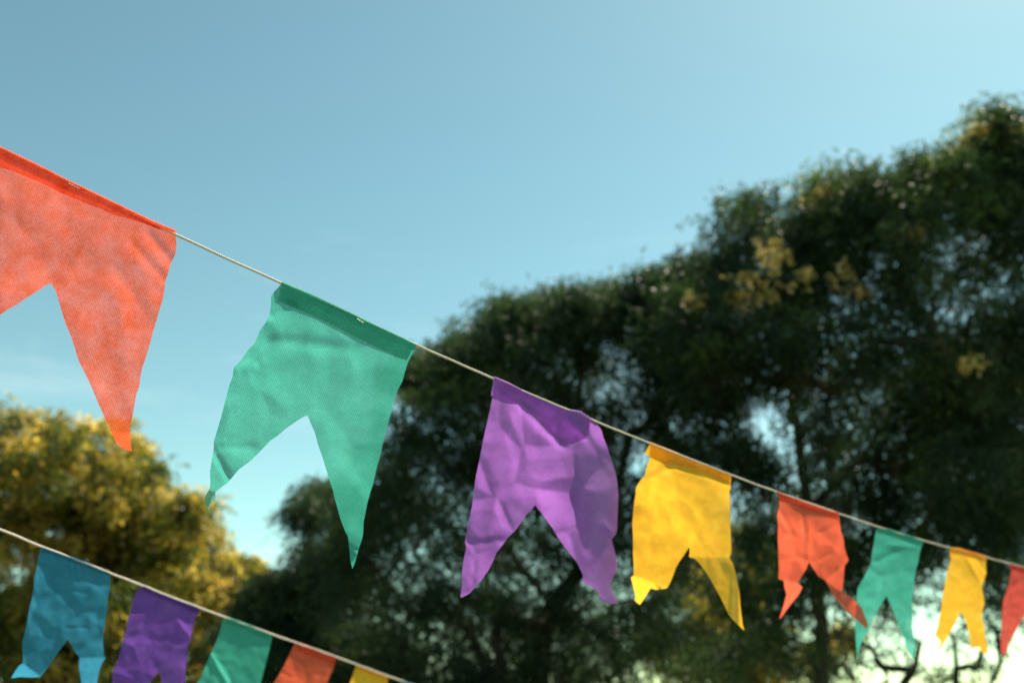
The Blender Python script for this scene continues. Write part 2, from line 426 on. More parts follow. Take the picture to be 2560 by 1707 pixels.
flag('big green flag with darker folded hem, second from the left on the upper twine', M_FAB['green'], C2,
 [(465, 55), (640, 128), (850, 228), (900, 255), (1030, 315), (1157, 375), (1150, 400), (1130, 435), (1115, 460), (1100, 510), (1085, 565), (1060, 610), (1045, 650),
  (1028, 720), (1005, 800), (985, 880), (970, 950), (950, 1020), (935, 1090), (915, 1150), (905, 1190), (895, 1240), (885, 1290), (883, 1350), (875, 1385),
  (862, 1420), (850, 1465), (838, 1505), (827, 1530), (817, 1490), (813, 1440), (808, 1395), (805, 1365), (790, 1335), (770, 1285), (755, 1235), (740, 1180),
  (725, 1120), (705, 1060), (690, 1010), (675, 960), (650, 890), (635, 830), (615, 785), (597, 742), (583, 742), (540, 768), (480, 810), (440, 845),
  (405, 868), (360, 915), (300, 975), (240, 1018), (210, 1055), (185, 1085), (150, 1110), (120, 1135), (122, 1170), (115, 1185), (88, 1197), (90, 1240),
  (75, 1205), (62, 1165), (90, 1120), (95, 1080), (92, 1040), (100, 980), (113, 905), (112, 875), (130, 815), (155, 730), (170, 670), (190, 590),
  (208, 545), (217, 490), (250, 458), (290, 400), (325, 365), (350, 300), (375, 270), (400, 220), (407, 170), (407, 130), (420, 105), (445, 80)],
 hem=([(465, 58), (640, 131), (850, 231), (900, 258), (1030, 318), (1155, 378)],
      [(440, 148), (560, 198), (700, 262), (850, 340), (960, 393), (1060, 433), (1113, 448)]), hem_side=1, staple=[(850, 240), (884, 262)], seed=2, wr=0.75, crisp=0.5,
 billow=[(465, 60, 0), (1150, 380, 0), (600, 500, -0.002), (250, 480, 0.002), (120, 1150, 0.012), (830, 1500, 0.0), (950, 700, 0.0)],
 creases=[(60, 1110, 130, 1150, -1.2), (800, 1370, 890, 1260, 0.5)],
 ridges=[(400, 240, 520, 170, 22, 5), (230, 520, 420, 350, 28, 7), (400, 350, 860, 400, 34, 5), (215, 510, 330, 480, 26, -5), (100, 900, 200, 1080, 18, 5), (130, 905, 330, 905, 22, 3)])
flag('purple flag with a crumpled shaded right half, between green and yellow flags', M_FAB['purple'], C3,
 [(335, 102), (420, 142), (540, 207), (600, 235), (720, 285), (780, 305), (860, 318), (900, 340), (935, 368), (970, 400), (990, 430), (1000, 470), (1020, 520),
  (1050, 610), (1075, 690), (1085, 740), (1093, 820), (1088, 940), (1085, 1030), (1080, 1060), (1052, 1095), (1065, 1150), (1080, 1210), (1087, 1260),
  (1075, 1305), (1050, 1345), (1045, 1370), (1040, 1385), (1065, 1440), (1090, 1490), (1040, 1491), (1000, 1480), (975, 1465), (972, 1420), (940, 1395),
  (905, 1378), (875, 1360), (875, 1315), (840, 1240), (800, 1190), (760, 1140), (720, 1080), (690, 1030), (650, 975), (620, 935), (595, 905), (582, 885),
  (570, 905), (530, 945), (500, 990), (460, 1045), (420, 1080), (385, 1130), (345, 1180), (330, 1220), (300, 1280), (265, 1330), (245, 1360), (210, 1395),
  (185, 1425), (160, 1440), (125, 1456), (133, 1380), (135, 1290), (145, 1220), (160, 1150), (153, 1110), (165, 1040), (180, 970), (195, 900), (205, 820),
  (218, 720), (235, 640), (255, 540), (275, 440), (300, 330), (315, 260), (325, 200), (330, 140)],
 hem=([(330, 108), (420, 146), (540, 210), (600, 238), (720, 288), (780, 308), (860, 322), (930, 366)],
      [(311, 218), (420, 262), (495, 268), (600, 360), (690, 455), (740, 520), (830, 500), (905, 470)]), hem_side=1, seed=3,
 billow=[(335, 110, 0), (930, 370, 0), (720, 450, -0.002), (830, 700, -0.014), (960, 800, 0.004), (1088, 760, 0.075), (1030, 540, 0.050), (1088, 1000, 0.062), (150, 1400, 0.004), (1060, 1450, 0.03), (880, 1200, -0.004), (580, 850, 0.0), (500, 600, 0.003), (250, 600, 0.002)],
 creases=[(872, 1362, 1056, 1070, 1.6)],
 ridges=[(500, 290, 760, 540, 24, 7), (770, 350, 915, 475, 26, 8), (910, 380, 915, 475, 20, -5), (880, 450, 1060, 700, 22, 6), (960, 760, 900, 1150, 40, 8), (1000, 990, 1060, 1080, 14, 6),
         (155, 1120, 400, 1105, 26, 4), (840, 760, 950, 760, 22, -5), (350, 190, 700, 400, 20, 3), (720, 380, 700, 470, 16, 4)], wr=1.25, crisp=1.1)
flag('large yellow flag with its left tail folded over, right of the purple flag', M_FAB['yellow'], C4,
 [(262, 80), (330, 110), (450, 157), (560, 207), (700, 260), (800, 300), (870, 325), (862, 370), (867, 405), (855, 440), (860, 520), (860, 620), (862, 700), (865, 790), (870, 880),
  (865, 915), (852, 942), (880, 985), (900, 1050), (915, 1120), (930, 1200), (937, 1300), (945, 1380), (955, 1450), (968, 1494), (930, 1460), (890, 1420), (850, 1375),
  (820, 1310), (790, 1250), (750, 1175), (710, 1105), (670, 1040), (630, 990), (590, 950), (548, 940), (555, 910), (553, 862), (535, 890), (510, 930), (480, 970), (450, 1025),
  (430, 1080), (410, 1130), (385, 1172), (330, 1185), (290, 1183), (262, 1172), (235, 1215), (200, 1270), (180, 1298), (155, 1280), (138, 1262), (150, 1240), (135, 1190),
  (122, 1130), (112, 1092), (135, 1078), (132, 1000), (128, 900), (128, 780), (122, 690), (130, 600), (138, 520), (148, 470), (150, 420), (175, 375), (220, 320),
  (228, 270), (250, 210), (255, 160)],
 hem=([(258, 84), (330, 113), (450, 160), (560, 210), (700, 263), (800, 303), (868, 328)],
      [(212, 162), (300, 200), (400, 240), (520, 262), (620, 300), (760, 350), (862, 400)]), hem_side=1, seed=4,
 billow=[(262, 80, 0), (870, 325, 0), (450, 450, -0.006), (140, 500, 0.012), (860, 600, 0.008), (550, 850, -0.002), (180, 1250, 0.01), (700, 650, -0.006), (400, 700, -0.002)],
 creases=[(545, 940, 855, 943, -0.5), (108, 1074, 390, 1168, 1.6), (160, 1275, 262, 1150, -0.9)],
 ridges=[(150, 420, 420, 250, 34, 7), (380, 250, 640, 290, 28, 6), (560, 262, 860, 400, 24, 5), (360, 130, 700, 280, 16, -3), (650, 300, 850, 370, 12, -3), (270, 350, 240, 520, 30, -3)], staple=None)
flag('coral red flag with both tails twisted, between large yellow and small green', M_FAB['coral'], C5,
 [(130, 88), (250, 132), (400, 182), (500, 217), (605, 250), (615, 310), (625, 390), (645, 450), (655, 530), (685, 615), (655, 660), (650, 720), (645, 780), (635, 860), (700, 900),
  (745, 940), (790, 990), (810, 1050), (835, 1110), (825, 1150), (790, 1115), (740, 1070), (680, 1020), (640, 970), (600, 930), (565, 890), (545, 850), (525, 810), (505, 775),
  (450, 740), (410, 680), (378, 630), (360, 680), (330, 730), (290, 795), (328, 825), (300, 880), (260, 930), (220, 980), (185, 1030), (148, 1075), (160, 1040), (185, 960),
  (205, 880), (190, 830), (185, 775), (142, 760), (145, 680), (142, 560), (138, 460), (140, 350), (133, 270), (150, 200), (148, 140), (130, 110)],
 hem=([(130, 92), (250, 135), (400, 185), (500, 220), (605, 254)], [(150, 150), (260, 190), (360, 235), (480, 265), (612, 305)]), hem_side=1, seed=5,
 billow=[(130, 100, 0), (605, 260, 0), (380, 400, -0.006), (140, 500, 0.008), (660, 560, 0.006), (180, 1000, 0.0), (800, 1080, -0.17), (600, 900, -0.05)],
 creases=[(500, 778, 690, 612, 1.6), (140, 758, 330, 805, 1.3), (520, 790, 700, 900, -0.8)],
 ridges=[(250, 170, 560, 250, 26, -6), (150, 230, 260, 430, 22, 5), (380, 330, 370, 620, 24, -6), (450, 620, 560, 560, 20, 4), (330, 220, 340, 400, 18, 4), (440, 420, 640, 330, 22, 5)], wr=1.3)
flag('small green flag behind the twisted coral tail, on the upper twine', M_FAB['green'], C5,
 [(900, 380), (930, 370), (1000, 380), (1100, 412), (1200, 445), (1268, 464), (1250, 510), (1235, 560), (1220, 640), (1200, 720), (1190, 800), (1180, 880), (1178, 960), (1180, 1060), (1175, 1130),
  (1185, 1190), (1210, 1275), (1195, 1310), (1190, 1350), (1205, 1400), (1165, 1340), (1140, 1310), (1120, 1260), (1115, 1220), (1080, 1150), (1055, 1080), (1040, 1030), (1010, 960), (978, 895),
  (950, 940), (915, 990), (880, 1060), (850, 1130), (825, 1190), (790, 1240), (775, 1290), (765, 1330), (765, 1375), (742, 1390), (750, 1340), (745, 1290), (740, 1200), (735, 1100),
  (745, 1000), (748, 900), (755, 830), (790, 770), (830, 700), (858, 640), (865, 560), (880, 490), (890, 420)],
 hem=([(905, 378), (1000, 383), (1100, 415), (1200, 448), (1266, 468)], [(893, 400), (1000, 425), (1090, 455), (1190, 490), (1252, 512)]), hem_side=1, seed=6,
 billow=[(930, 370, 0), (1268, 464, 0), (1050, 700, -0.015), (750, 1000, 0.0), (1190, 1200, 0.01)],
 creases=[(1110, 1235, 1215, 1285, 1.0), (740, 1190, 830, 1180, 0.8)], ridges=[(880, 640, 1080, 540, 26, 7), (980, 500, 1230, 520, 22, -5), (790, 850, 960, 720, 22, 4)])
flag('small dark yellow flag with a ragged right tail, near the right edge', M_FAB['yellow'], C5,
 [(1462, 523), (1545, 527), (1600, 547), (1680, 567), (1757, 592), (1745, 640), (1750, 720), (1730, 780), (1715, 830), (1730, 900), (1735, 950), (1720, 1010), (1715, 1070), (1735, 1130), (1740, 1200),
  (1755, 1270), (1765, 1342), (1725, 1330), (1698, 1318), (1705, 1290), (1640, 1288), (1625, 1270), (1620, 1200), (1600, 1120), (1580, 1070), (1553, 1015), (1530, 1060), (1500, 1120),
  (1465, 1185), (1440, 1230), (1400, 1290), (1375, 1335), (1385, 1280), (1395, 1240), (1350, 1200), (1370, 1140), (1385, 1060), (1400, 1000), (1410, 900), (1430, 800), (1450, 700), (1475, 610)],
 hem=([(1464, 526), (1545, 531), (1600, 550), (1680, 570), (1755, 596)], [(1476, 560), (1545, 570), (1620, 595), (1690, 612), (1748, 632)]), hem_side=1, seed=7,
 billow=[(1462, 525, 0), (1757, 592, 0), (1600, 800, -0.012), (1740, 1300, 0.01), (1380, 1200, 0.01)], creases=[(1350, 1195, 1470, 1180, 1.1), (1640, 1290, 1690, 1180, 0.6)],
 ridges=[(1600, 600, 1710, 800, 20, -7), (1640, 560, 1740, 700, 16, 5), (1710, 1080, 1650, 1280, 18, -6)])
flag('dull red flag cut off by the right edge of the photo', M_FAB['red'], C5,
 [(1925, 648), (1950, 645), (2041, 668), (2110, 688), (2180, 706), (2176, 900), (2200, 1100), (2190, 1350), (2110, 1170), (2065, 1005), (2041, 1050), (2000, 1120), (1960, 1200), (1925, 1260), (1910, 1325),
  (1880, 1367), (1860, 1310), (1862, 1200), (1868, 1100), (1875, 1000), (1880, 930), (1910, 850), (1935, 750), (1945, 675)],
 hem=([(1928, 650), (1950, 649), (2041, 672), (2110, 692), (2178, 710)], [(1940, 690), (1960, 692), (2041, 712), (2110, 732), (2176, 750)]), hem_side=1, seed=8,
 billow=[(1925, 650, 0), (2180, 706, 0), (2050, 850, -0.01), (1880, 1300, 0.01)], ridges=[(1890, 860, 2040, 760, 26, 6), (1880, 1000, 2000, 990, 18, 4), (2000, 660, 1960, 800, 16, -4)])
# -- lower twine
G2 = 'swallow-tailed flags on the lower twine'
flag('teal blue flag with folded tails, first on the lower twine at left', M_FAB['blue'], C6,
 [(405, 258), (500, 292), (700, 365), (900, 440), (1068, 508), (1062, 560), (1055, 680), (1035, 760), (1030, 860), (1015, 960), (1000, 1060), (992, 1140), (995, 1220), (1000, 1300), (1018, 1322),
  (985, 1370), (960, 1430), (945, 1500), (930, 1590), (890, 1740), (820, 1640), (785, 1568), (770, 1480), (760, 1400), (765, 1320), (720, 1260), (680, 1190), (650, 1145), (620, 1190), (580, 1240),
  (540, 1300), (500, 1360), (450, 1430), (390, 1507), (300, 1512), (200, 1506), (105, 1520), (140, 1460), (180, 1400), (205, 1385), (218, 1375), (222, 1300), (215, 1230), (218, 1160),
  (235, 1100), (250, 1040), (265, 950), (285, 830), (310, 740), (325, 640), (330, 540), (350, 480), (360, 410), (375, 330), (385, 285)],
 hem=([(405, 262), (500, 296), (700, 369), (900, 444), (1066, 512)], [(390, 300), (500, 335), (700, 405), (900, 478), (1062, 545)]), hem_side=1, string=2, seed=9, group=G2,
 billow=[(405, 258, 0), (1068, 508, 0), (600, 700, 0.002), (230, 1200, 0.006), (900, 1000, 0.002)], creases=[(215, 1373, 395, 1508, 1.4), (755, 1322, 1022, 1322, 1.4)],
 ridges=[(680, 420, 700, 560, 16, 3), (740, 430, 760, 600, 16, 3), (480, 650, 850, 700, 20, 2.5), (620, 1030, 860, 1040, 20, 2)])
flag('violet purple flag, shade painted into its cloth, hanging right of the teal blue flag', M_FAB['violet'], C6,
 [(1385, 632), (1500, 680), (1700, 760), (1935, 857), (1890, 905), (1870, 980), (1850, 1060), (1830, 1170), (1810, 1200), (1805, 1290), (1790, 1400), (1780, 1560), (1770, 1700), (1745, 1880),
  (1650, 1740), (1590, 1620), (1560, 1560), (1535, 1450), (1510, 1482), (1470, 1530), (1430, 1575), (1370, 1660), (1240, 1760), (1120, 1840), (1080, 1700), (1082, 1568), (1085, 1465), (1130, 1360), (1160, 1260),
  (1185, 1160), (1215, 1060), (1235, 960), (1255, 880), (1270, 800), (1300, 720), (1340, 660)],
 hem=([(1385, 636), (1500, 684), (1700, 764), (1933, 861)], [(1345, 668), (1480, 725), (1680, 805), (1898, 900)]), hem_side=1, string=2, seed=10, group=G2,
 billow=[(1385, 632, 0), (1935, 855, 0), (1550, 1100, -0.002), (1100, 1600, 0.006), (1780, 1600, 0.006)], creases=[(1080, 1462, 1450, 1590, -1.5)], ridges=[(1700, 950, 1830, 1150, 30, -5), (1270, 900, 1450, 760, 30, 3)])
flag('mid green flag between violet and orange flags at the bottom', M_FAB['green'], C7,
 [(405, 238), (560, 292), (700, 345), (825, 397), (850, 415), (862, 450), (835, 560), (800, 700), (750, 890), (700, 1100), (690, 1330), (600, 1200), (530, 1020), (470, 885), (380, 960), (250, 1060), (60, 1180), (-60, 1260), (0, 1100),
  (120, 900), (160, 830), (210, 720), (265, 600), (290, 540), (350, 400), (375, 280)],
 hem=([(405, 242), (560, 296), (700, 349), (825, 401)], [(390, 300), (550, 350), (690, 405), (815, 455)]), hem_side=1, string=2, seed=11, group=G2,
 billow=[(405, 238, 0), (825, 397, 0), (550, 650, -0.002), (0, 1150, 0.02), (690, 1250, 0.02)], ridges=[(255, 600, 430, 900, 24, -8), (450, 330, 840, 440, 30, 3)])
flag('orange red flag with a darker hem, low at the bottom edge', M_FAB['coral'], C7,
 [(1100, 490), (1200, 522), (1350, 577), (1500, 632), (1470, 720), (1420, 840), (1390, 900), (1330, 1060), (1310, 1290), (1210, 1180), (1120, 1040), (1030, 1090), (900, 1150), (740, 1180), (810, 1020),
  (880, 890), (940, 790), (1010, 660), (1065, 540)],
 hem=([(1100, 494), (1200, 526), (1350, 581), (1498, 636)], [(1075, 560), (1180, 600), (1320, 650), (1470, 710)]), hem_side=1, string=2, seed=12, group=G2,
 billow=[(1100, 490, 0), (1500, 632, 0), (1200, 800, -0.002), (800, 1120, 0.02)], ridges=[(1150, 560, 1480, 690, 30, 3)])
flag('small yellow flag mostly below the bottom edge', M_FAB['yellow'], C7,
 [(1690, 708), (1800, 745), (1900, 780), (2005, 830), (1990, 890), (1960, 1020), (1950, 1230), (1870, 1130), (1800, 1030), (1700, 1080), (1520, 1160), (1580, 1000), (1625, 890), (1640, 850), (1675, 750)],
 hem=([(1690, 712), (1800, 749), (1900, 784), (2003, 834)], [(1678, 752), (1790, 793), (1890, 828), (1995, 878)]), hem_side=1, string=2, seed=13, group=G2,
 billow=[(1690, 708, 0), (2005, 830, 0), (1800, 900, -0.008), (1550, 1120, 0.02)])
flag('blue flag showing only its top corner at the bottom edge', M_FAB['blue'], C7,
 [(2145, 862), (2250, 898), (2350, 935), (2430, 965), (2410, 1040), (2380, 1160), (2370, 1330), (2290, 1240), (2230, 1140), (2140, 1190), (1990, 1260), (2040, 1110), (2090, 990), (2120, 910)],
 hem=([(2145, 866), (2250, 902), (2350, 939), (2428, 969)], [(2130, 900), (2240, 940), (2340, 978), (2420, 1010)]), hem_side=1, string=2, seed=14, group=G2,
 billow=[(2145, 862, 0), (2430, 965, 0), (2250, 1050, -0.008)])

# ------------------------------------------------------------------ ground
m, t = new_mat('dry_grass_ground')
tcx = N(t, 'ShaderNodeTexCoord')
n1 = N(t, 'ShaderNodeTexNoise', i_Scale=0.8, i_Detail=8.0, i_Roughness=0.65); t.links.new(tcx.outputs['Object'], n1.inputs['Vector'])
cr_ = N(t, 'ShaderNodeValToRGB'); cr_.color_ramp.elements[0].color = (0.045, 0.065, 0.02, 1); cr_.color_ramp.elements[0].position = 0.38
cr_.color_ramp.elements[1].color = (0.16, 0.125, 0.07, 1); cr_.color_ramp.elements[1].position = 0.66
t.links.new(n1.outputs[0], cr_.inputs[0])
n2 = N(t, 'ShaderNodeTexNoise', i_Scale=40.0, i_Detail=4.0); t.links.new(tcx.outputs['Object'], n2.inputs['Vector'])
bp_ = N(t, 'ShaderNodeBump', i_Strength=0.6, i_Distance=0.05); t.links.new(n2.outputs[0], bp_.inputs['Height'])
pr = N(t, 'ShaderNodeBsdfPrincipled'); pr.inputs['Roughness'].default_value = 0.95
t.links.new(cr_.outputs[0], pr.inputs['Base Color']); t.links.new(bp_.outputs[0], pr.inputs['Normal'])
o = N(t, 'ShaderNodeOutputMaterial'); t.links.new(pr.outputs[0], o.inputs[0])
g = mesh_obj('ground', [(-2000, -2000, 0), (2000, -2000, 0), (2000, 2000, 0), (-2000, 2000, 0)], [(0, 1, 2, 3)], m)
tag(g, kind='structure')

# ------------------------------------------------------------------ trees
def leaf_mat(name, stops, trans=0.35):
    m, t = new_mat(name); L = t.links
    at = N(t, 'ShaderNodeAttribute'); at.attribute_name = 'tone'
    r = N(t, 'ShaderNodeValToRGB'); cr = r.color_ramp
    while len(cr.elements) < len(stops): cr.elements.new(0.5)
    for e, (p, c) in zip(cr.elements, stops): e.position = p; e.color = tuple(c) + (1,)
    L.new(at.outputs['Fac'], r.inputs[0])
    pr = N(t, 'ShaderNodeBsdfPrincipled'); pr.inputs['Roughness'].default_value = 0.5; pr.inputs['Specular IOR Level'].default_value = 0.35
    tr = N(t, 'ShaderNodeBsdfTranslucent'); L.new(r.outputs[0], pr.inputs['Base Color'])
    sc_ = N(t, 'ShaderNodeVectorMath', operation='MULTIPLY'); sc_.inputs[1].default_value = (1.25, 1.2, 0.6)
    L.new(r.outputs[0], sc_.inputs[0]); L.new(sc_.outputs[0], tr.inputs[0])
    mx = N(t, 'ShaderNodeMixShader', i_0=trans); L.new(pr.outputs[0], mx.inputs[1]); L.new(tr.outputs[0], mx.inputs[2])
    o = N(t, 'ShaderNodeOutputMaterial'); L.new(mx.outputs[0], o.inputs[0])
    return m
M_DARK = leaf_mat('dark_green_leaves', [(0.0, (0.014, 0.034, 0.024)), (0.5, (0.038, 0.080, 0.038)), (0.8, (0.13, 0.20, 0.050)), (0.88, (0.55, 0.42, 0.14)), (1.0, (0.92, 0.72, 0.36))], 0.5)
M_GOLD = leaf_mat('golden_leaves', [(0.0, (0.025, 0.04, 0.012)), (0.4, (0.09, 0.13, 0.03)), (0.66, (0.34, 0.28, 0.06)), (1.0, (0.85, 0.64, 0.20))], 0.58)
m, t = new_mat('dark_bark')
tcx = N(t, 'ShaderNodeTexCoord'); mpb = N(t, 'ShaderNodeMapping'); mpb.inputs['Scale'].default_value = (9, 9, 2)
t.links.new(tcx.outputs['Object'], mpb.inputs[0])
n1 = N(t, 'ShaderNodeTexNoise', i_Scale=2.0, i_Detail=8.0, i_Roughness=0.7); t.links.new(mpb.outputs[0], n1.inputs['Vector'])
cr_ = N(t, 'ShaderNodeValToRGB'); cr_.color_ramp.elements[0].color = (0.02, 0.016, 0.013, 1); cr_.color_ramp.elements[0].position = 0.35
cr_.color_ramp.elements[1].color = (0.09, 0.07, 0.055, 1); cr_.color_ramp.elements[1].position = 0.7
t.links.new(n1.outputs[0], cr_.inputs[0])
bp_ = N(t, 'ShaderNodeBump', i_Strength=0.8, i_Distance=0.03); t.links.new(n1.outputs[0], bp_.inputs['Height'])
pr = N(t, 'ShaderNodeBsdfPrincipled'); pr.inputs['Roughness'].default_value = 0.9
t.links.new(cr_.outputs[0], pr.inputs['Base Color']); t.links.new(bp_.outputs[0], pr.inputs['Normal'])
o = N(t, 'ShaderNodeOutputMaterial'); t.links.new(pr.outputs[0], o.inputs[0]); M_BARK = m

def unit(v): return v / (np.linalg.norm(v, axis=-1, keepdims=True) + 1e-9)

def leaves(anchors, spread, n_spray, per, ln, wd_, tone, droop=0.6, shape=(1, 1, 0.8)):
    """sprays of narrow leaves hanging round each anchor; returns verts, quads, tone"""
    rng = RNG; A = len(anchors)
    sp = np.repeat(anchors, n_spray, 0); tn = np.repeat(tone, n_spray) + rng.normal(0, 0.07, A * n_spray)
    rr = rng.random((len(sp), 1)) ** 0.45
    sp = sp + unit(rng.normal(size=(len(sp), 3))) * rr * np.repeat(spread, n_spray)[:, None] * np.array(shape)
    d = unit(rng.normal(size=(len(sp), 3)) * np.array([1, 1, 0.5]) + np.array([0, 0, -droop]))
    k = np.tile(np.arange(per), len(sp)); base = np.repeat(sp, per, 0); dd = np.repeat(d, per, 0); tn = np.repeat(tn, per) + rng.normal(0, 0.05, len(base))
    base = base + dd * (k[:, None] * ln * 0.45) + rng.normal(0, ln * 0.12, (len(base), 3))
    ld = unit(dd + rng.normal(0, 0.75, base.shape) + np.array([0, 0, -0.25 * droop]))
    side = unit(np.cross(ld, unit(rng.normal(size=base.shape))))
    l = ln * rng.uniform(0.65, 1.25, (len(base), 1)); w = wd_ * rng.uniform(0.7, 1.3, (len(base), 1))
    v = np.stack([base, base + ld * l * 0.45 + side * w, base + ld * l, base + ld * l * 0.45 - side * w], 1).reshape(-1, 3)
    f = np.arange(len(v)).reshape(-1, 4)
    return v, f, np.repeat(tn, 4)

def branch_path(a, b, sag=0.12, n=7):
    t_ = np.linspace(0, 1, n)[:, None]; L = np.linalg.norm(b - a)
    p = a + (b - a) * t_; off = RNG.normal(0, 0.07 * L, 3); off2 = RNG.normal(0, 0.03 * L, (n, 3)); off2[0] = 0; off2[-1] = 0
    p = p + np.sin(t_ * math.pi) * (off + np.array([0, 0, -sag * 0])) + off2
    return p

def tree(name, label, D, base_px, trunk_px, clumps, mat, limbs=(), r0=0.16, dens=1.0, ln=0.075, wd_=0.011, seed=1, depth_j=1.2,
         tone=(0.3, 0.16), accents=(), group=None, sub_r=0.35, cat='tree', layers=2, droop=1.0, n_sub=1.0):
    global RNG
    RNG = np.random.default_rng(seed)
    b = P(np.array([base_px]), np.array([H]), np.array([D]))[0]; b[2] = 0.0
    root = empty(name, b); tag(root, label, cat, group)
    px2m = D / F
    tr = [b] + [P(np.array([x]), np.array([y]), np.array([D]))[0] for x, y in trunk_px]
    tp = polyl(np.array(tr), 0.25)
    tp[1:] += RNG.normal(0, 0.012, (len(tp) - 1, 3))
    nodes = [dict(p=q, par=i - 1, w=0.0) for i, q in enumerate(tp)]
    def add_path(pts, par):
        for q in pts: nodes.append(dict(p=np.array(q), par=par, w=0.0)); par = len(nodes) - 1
        return par
    def nearest(q, minz=None, lo=3):
        P_ = np.array([n['p'] for n in nodes]); d = np.linalg.norm(P_ - q, axis=1) + np.maximum(0, P_[:, 2] - q[2] + 0.1) * 0.9
        d[:lo] += 50; return int(np.argmin(d))
    for lb in limbs:                                       # limbs one can see in the photo
        pts = [P(np.array([x]), np.array([y]), np.array([D + dz]))[0] for x, y, dz in lb]
        k = nearest(pts[0]); pp = polyl(np.array(pts), 0.2); pp += RNG.normal(0, 0.012, pp.shape)
        e = add_path(pp, k); nodes[e]['w'] += 1.0
    cen = []
    for c in clumps:
        x, y, r = c[:3]; tn = c[3] if len(c) > 3 else None; dn = c[4] if len(c) > 4 else 1.0
        for l in range(layers):
            dz = RNG.uniform(-1, 1) * depth_j
            jx, jy = RNG.normal(0, r * 0.20, 2)
            cen.append((P(np.array([x + jx]), np.array([y + jy]), np.array([D + dz]))[0], r * px2m * RNG.uniform(0.9, 1.05), tn, dn))
    top = tp[-1]
    cen.sort(key=lambda c: np.linalg.norm(c[0] - top))
    anchors = []; spread = []; tones = []
    for c, r, tn, dn in cen:
        k = nearest(c); pth = branch_path(nodes[k]['p'], c)[1:]; e = add_path(pth, k)
        ns = max(3, int(n_sub * dn * 38 * (r / 1.0) ** 2.0 + 3))
        re_ = max(r - sub_r * 0.28, 0.16)
        off = unit(RNG.normal(size=(ns, 3))) * (RNG.random((ns, 1)) ** 0.5) * re_ * np.array([1, 1, 0.92])
        nw = int(8 * dn) + 2                               # a few thin sprigs reaching out of the clump
        off = np.vstack([off, unit(RNG.normal(size=(nw, 3)) + [0, 0, 0.5]) * re_ * RNG.uniform(1.05, 1.5, (nw, 1))])
        base_n = len(nodes)
        for oi, o_ in enumerate(off):
            q = c + o_
            # attach to the branch just made
            k2 = e if RNG.random() < 0.4 else max(base_n - 1 - RNG.integers(0, 5), 0)
            e2 = add_path(branch_path(nodes[k2]['p'], q, n=4)[1:], k2); nodes[e2]['w'] += 1.0
            anchors.append(q); spread.append(sub_r * RNG.uniform(0.7, 1.25) * (0.6 if oi >= ns else 1.0))
            tones.append((tone[0] if tn is None else tn) + RNG.normal(0, tone[1]))
    # pipe model radii
    w = np.array([n['w'] for n in nodes])
    for i in range(len(nodes) - 1, 0, -1): w[nodes[i]['par']] += w[i] + 0.02
    tot = w[0]; rad = r0 * (w / tot) ** 0.44; rad = np.maximum(rad, 0.0045)
    mb = MB(); kids = {}
    for i, n in enumerate(nodes):
        if i: kids.setdefault(n['par'], []).append(i)
    done = set()
    starts = [(0, None)]
    while starts:
        s, par = starts.pop(); path = [s] if par is None else [par, s]; cur = s
        while cur in kids:
            ks = sorted(kids[cur], key=lambda q: -w[q]); path.append(ks[0])
            for q in ks[1:]: starts.append((q, cur))
            cur = ks[0]
        pp = np.array([nodes[q]['p'] for q in path]); r_ = rad[path].copy()
        if par is not None: r_[0] = min(r_[0], r_[1] * 1.1)
        if par is None: r_[0] *= 1.35
        if len(pp) > 1:
            mb.add(*tube(pp, r_, 10 if r_.max() > 0.05 else (6 if r_.max() > 0.015 else 4)))
    v, f = mb.get()
    mesh_obj('trunk', v, f, M_BARK, root, origin=b)
    anchors = np.array(anchors); spread = np.array(spread); tones = np.array(tones)
    ns_ = max(1, int(round(17 * dens)))
    v, f, tn = leaves(anchors, spread, ns_, 9, ln, wd_, tones, droop)
    tn = np.clip(tn, 0, 0.79 if mat is M_DARK else 1.0)
    vs, fs, ts = [v], [f], [tn]; off = len(v)
    for (x, y, r, dz) in accents:                          # pale yellow leaf bunches: sunlight put into the leaf colour
        c = P(np.array([x]), np.array([y]), np.array([D + dz]))[0]
        a = c + RNG.normal(size=(7, 3)) * r * px2m * np.array([0.62, 0.62, 0.5])
        vv, ff, tt = leaves(a, np.full(7, r * px2m * 0.2), 3, 5, ln * 0.8, wd_ * 1.3, np.full(7, 0.95), 1.2)
        vs.append(vv); fs.append(ff + off); ts.append(np.clip(tt, 0.84, 1)); off += len(vv)
    v = np.concatenate(vs); f = np.concatenate(fs); tn = np.concatenate(ts)
    cr = mesh_obj('crown', v, f, mat, root, origin=b, smooth=False)
    a = cr.data.attributes.new('tone', 'FLOAT', 'POINT'); a.data.foreach_set('value', tn.astype(np.float32))
    print(name, 'leaves', len(f), 'nodes', len(nodes))
    return root

# golden tree at left
tree('golden_tree', 'golden yellow-green tree rising behind the lower twine at left', 17.0, 150, [(160, 1900), (170, 1650), (180, 1500)],
 [(-120, 1180, 130), (20, 1120, 90), (120, 1120, 90), (240, 1150, 90), (330, 1190, 80), (70, 1250, 130), (230, 1290, 130), (380, 1290, 110), (-60, 1380, 150),
  (460, 1400, 100), (330, 1430, 130), (130, 1420, 130), (540, 1480, 80), (430, 1540, 120), (590, 1510, 60), (240, 1580, 140), (60, 1580, 130, 0.5), (520, 1640, 100), (-100, 1620, 160, 0.42),
  (330, 1720, 150, 0.45), (120, 1760, 150, 0.4), (600, 1430, 40), (480, 1270, 40)],
 M_GOLD, r0=0.17, dens=1.0, ln=0.10, wd_=0.020, seed=21, tone=(0.54, 0.22), depth_j=1.3, sub_r=0.29, n_sub=0.46)
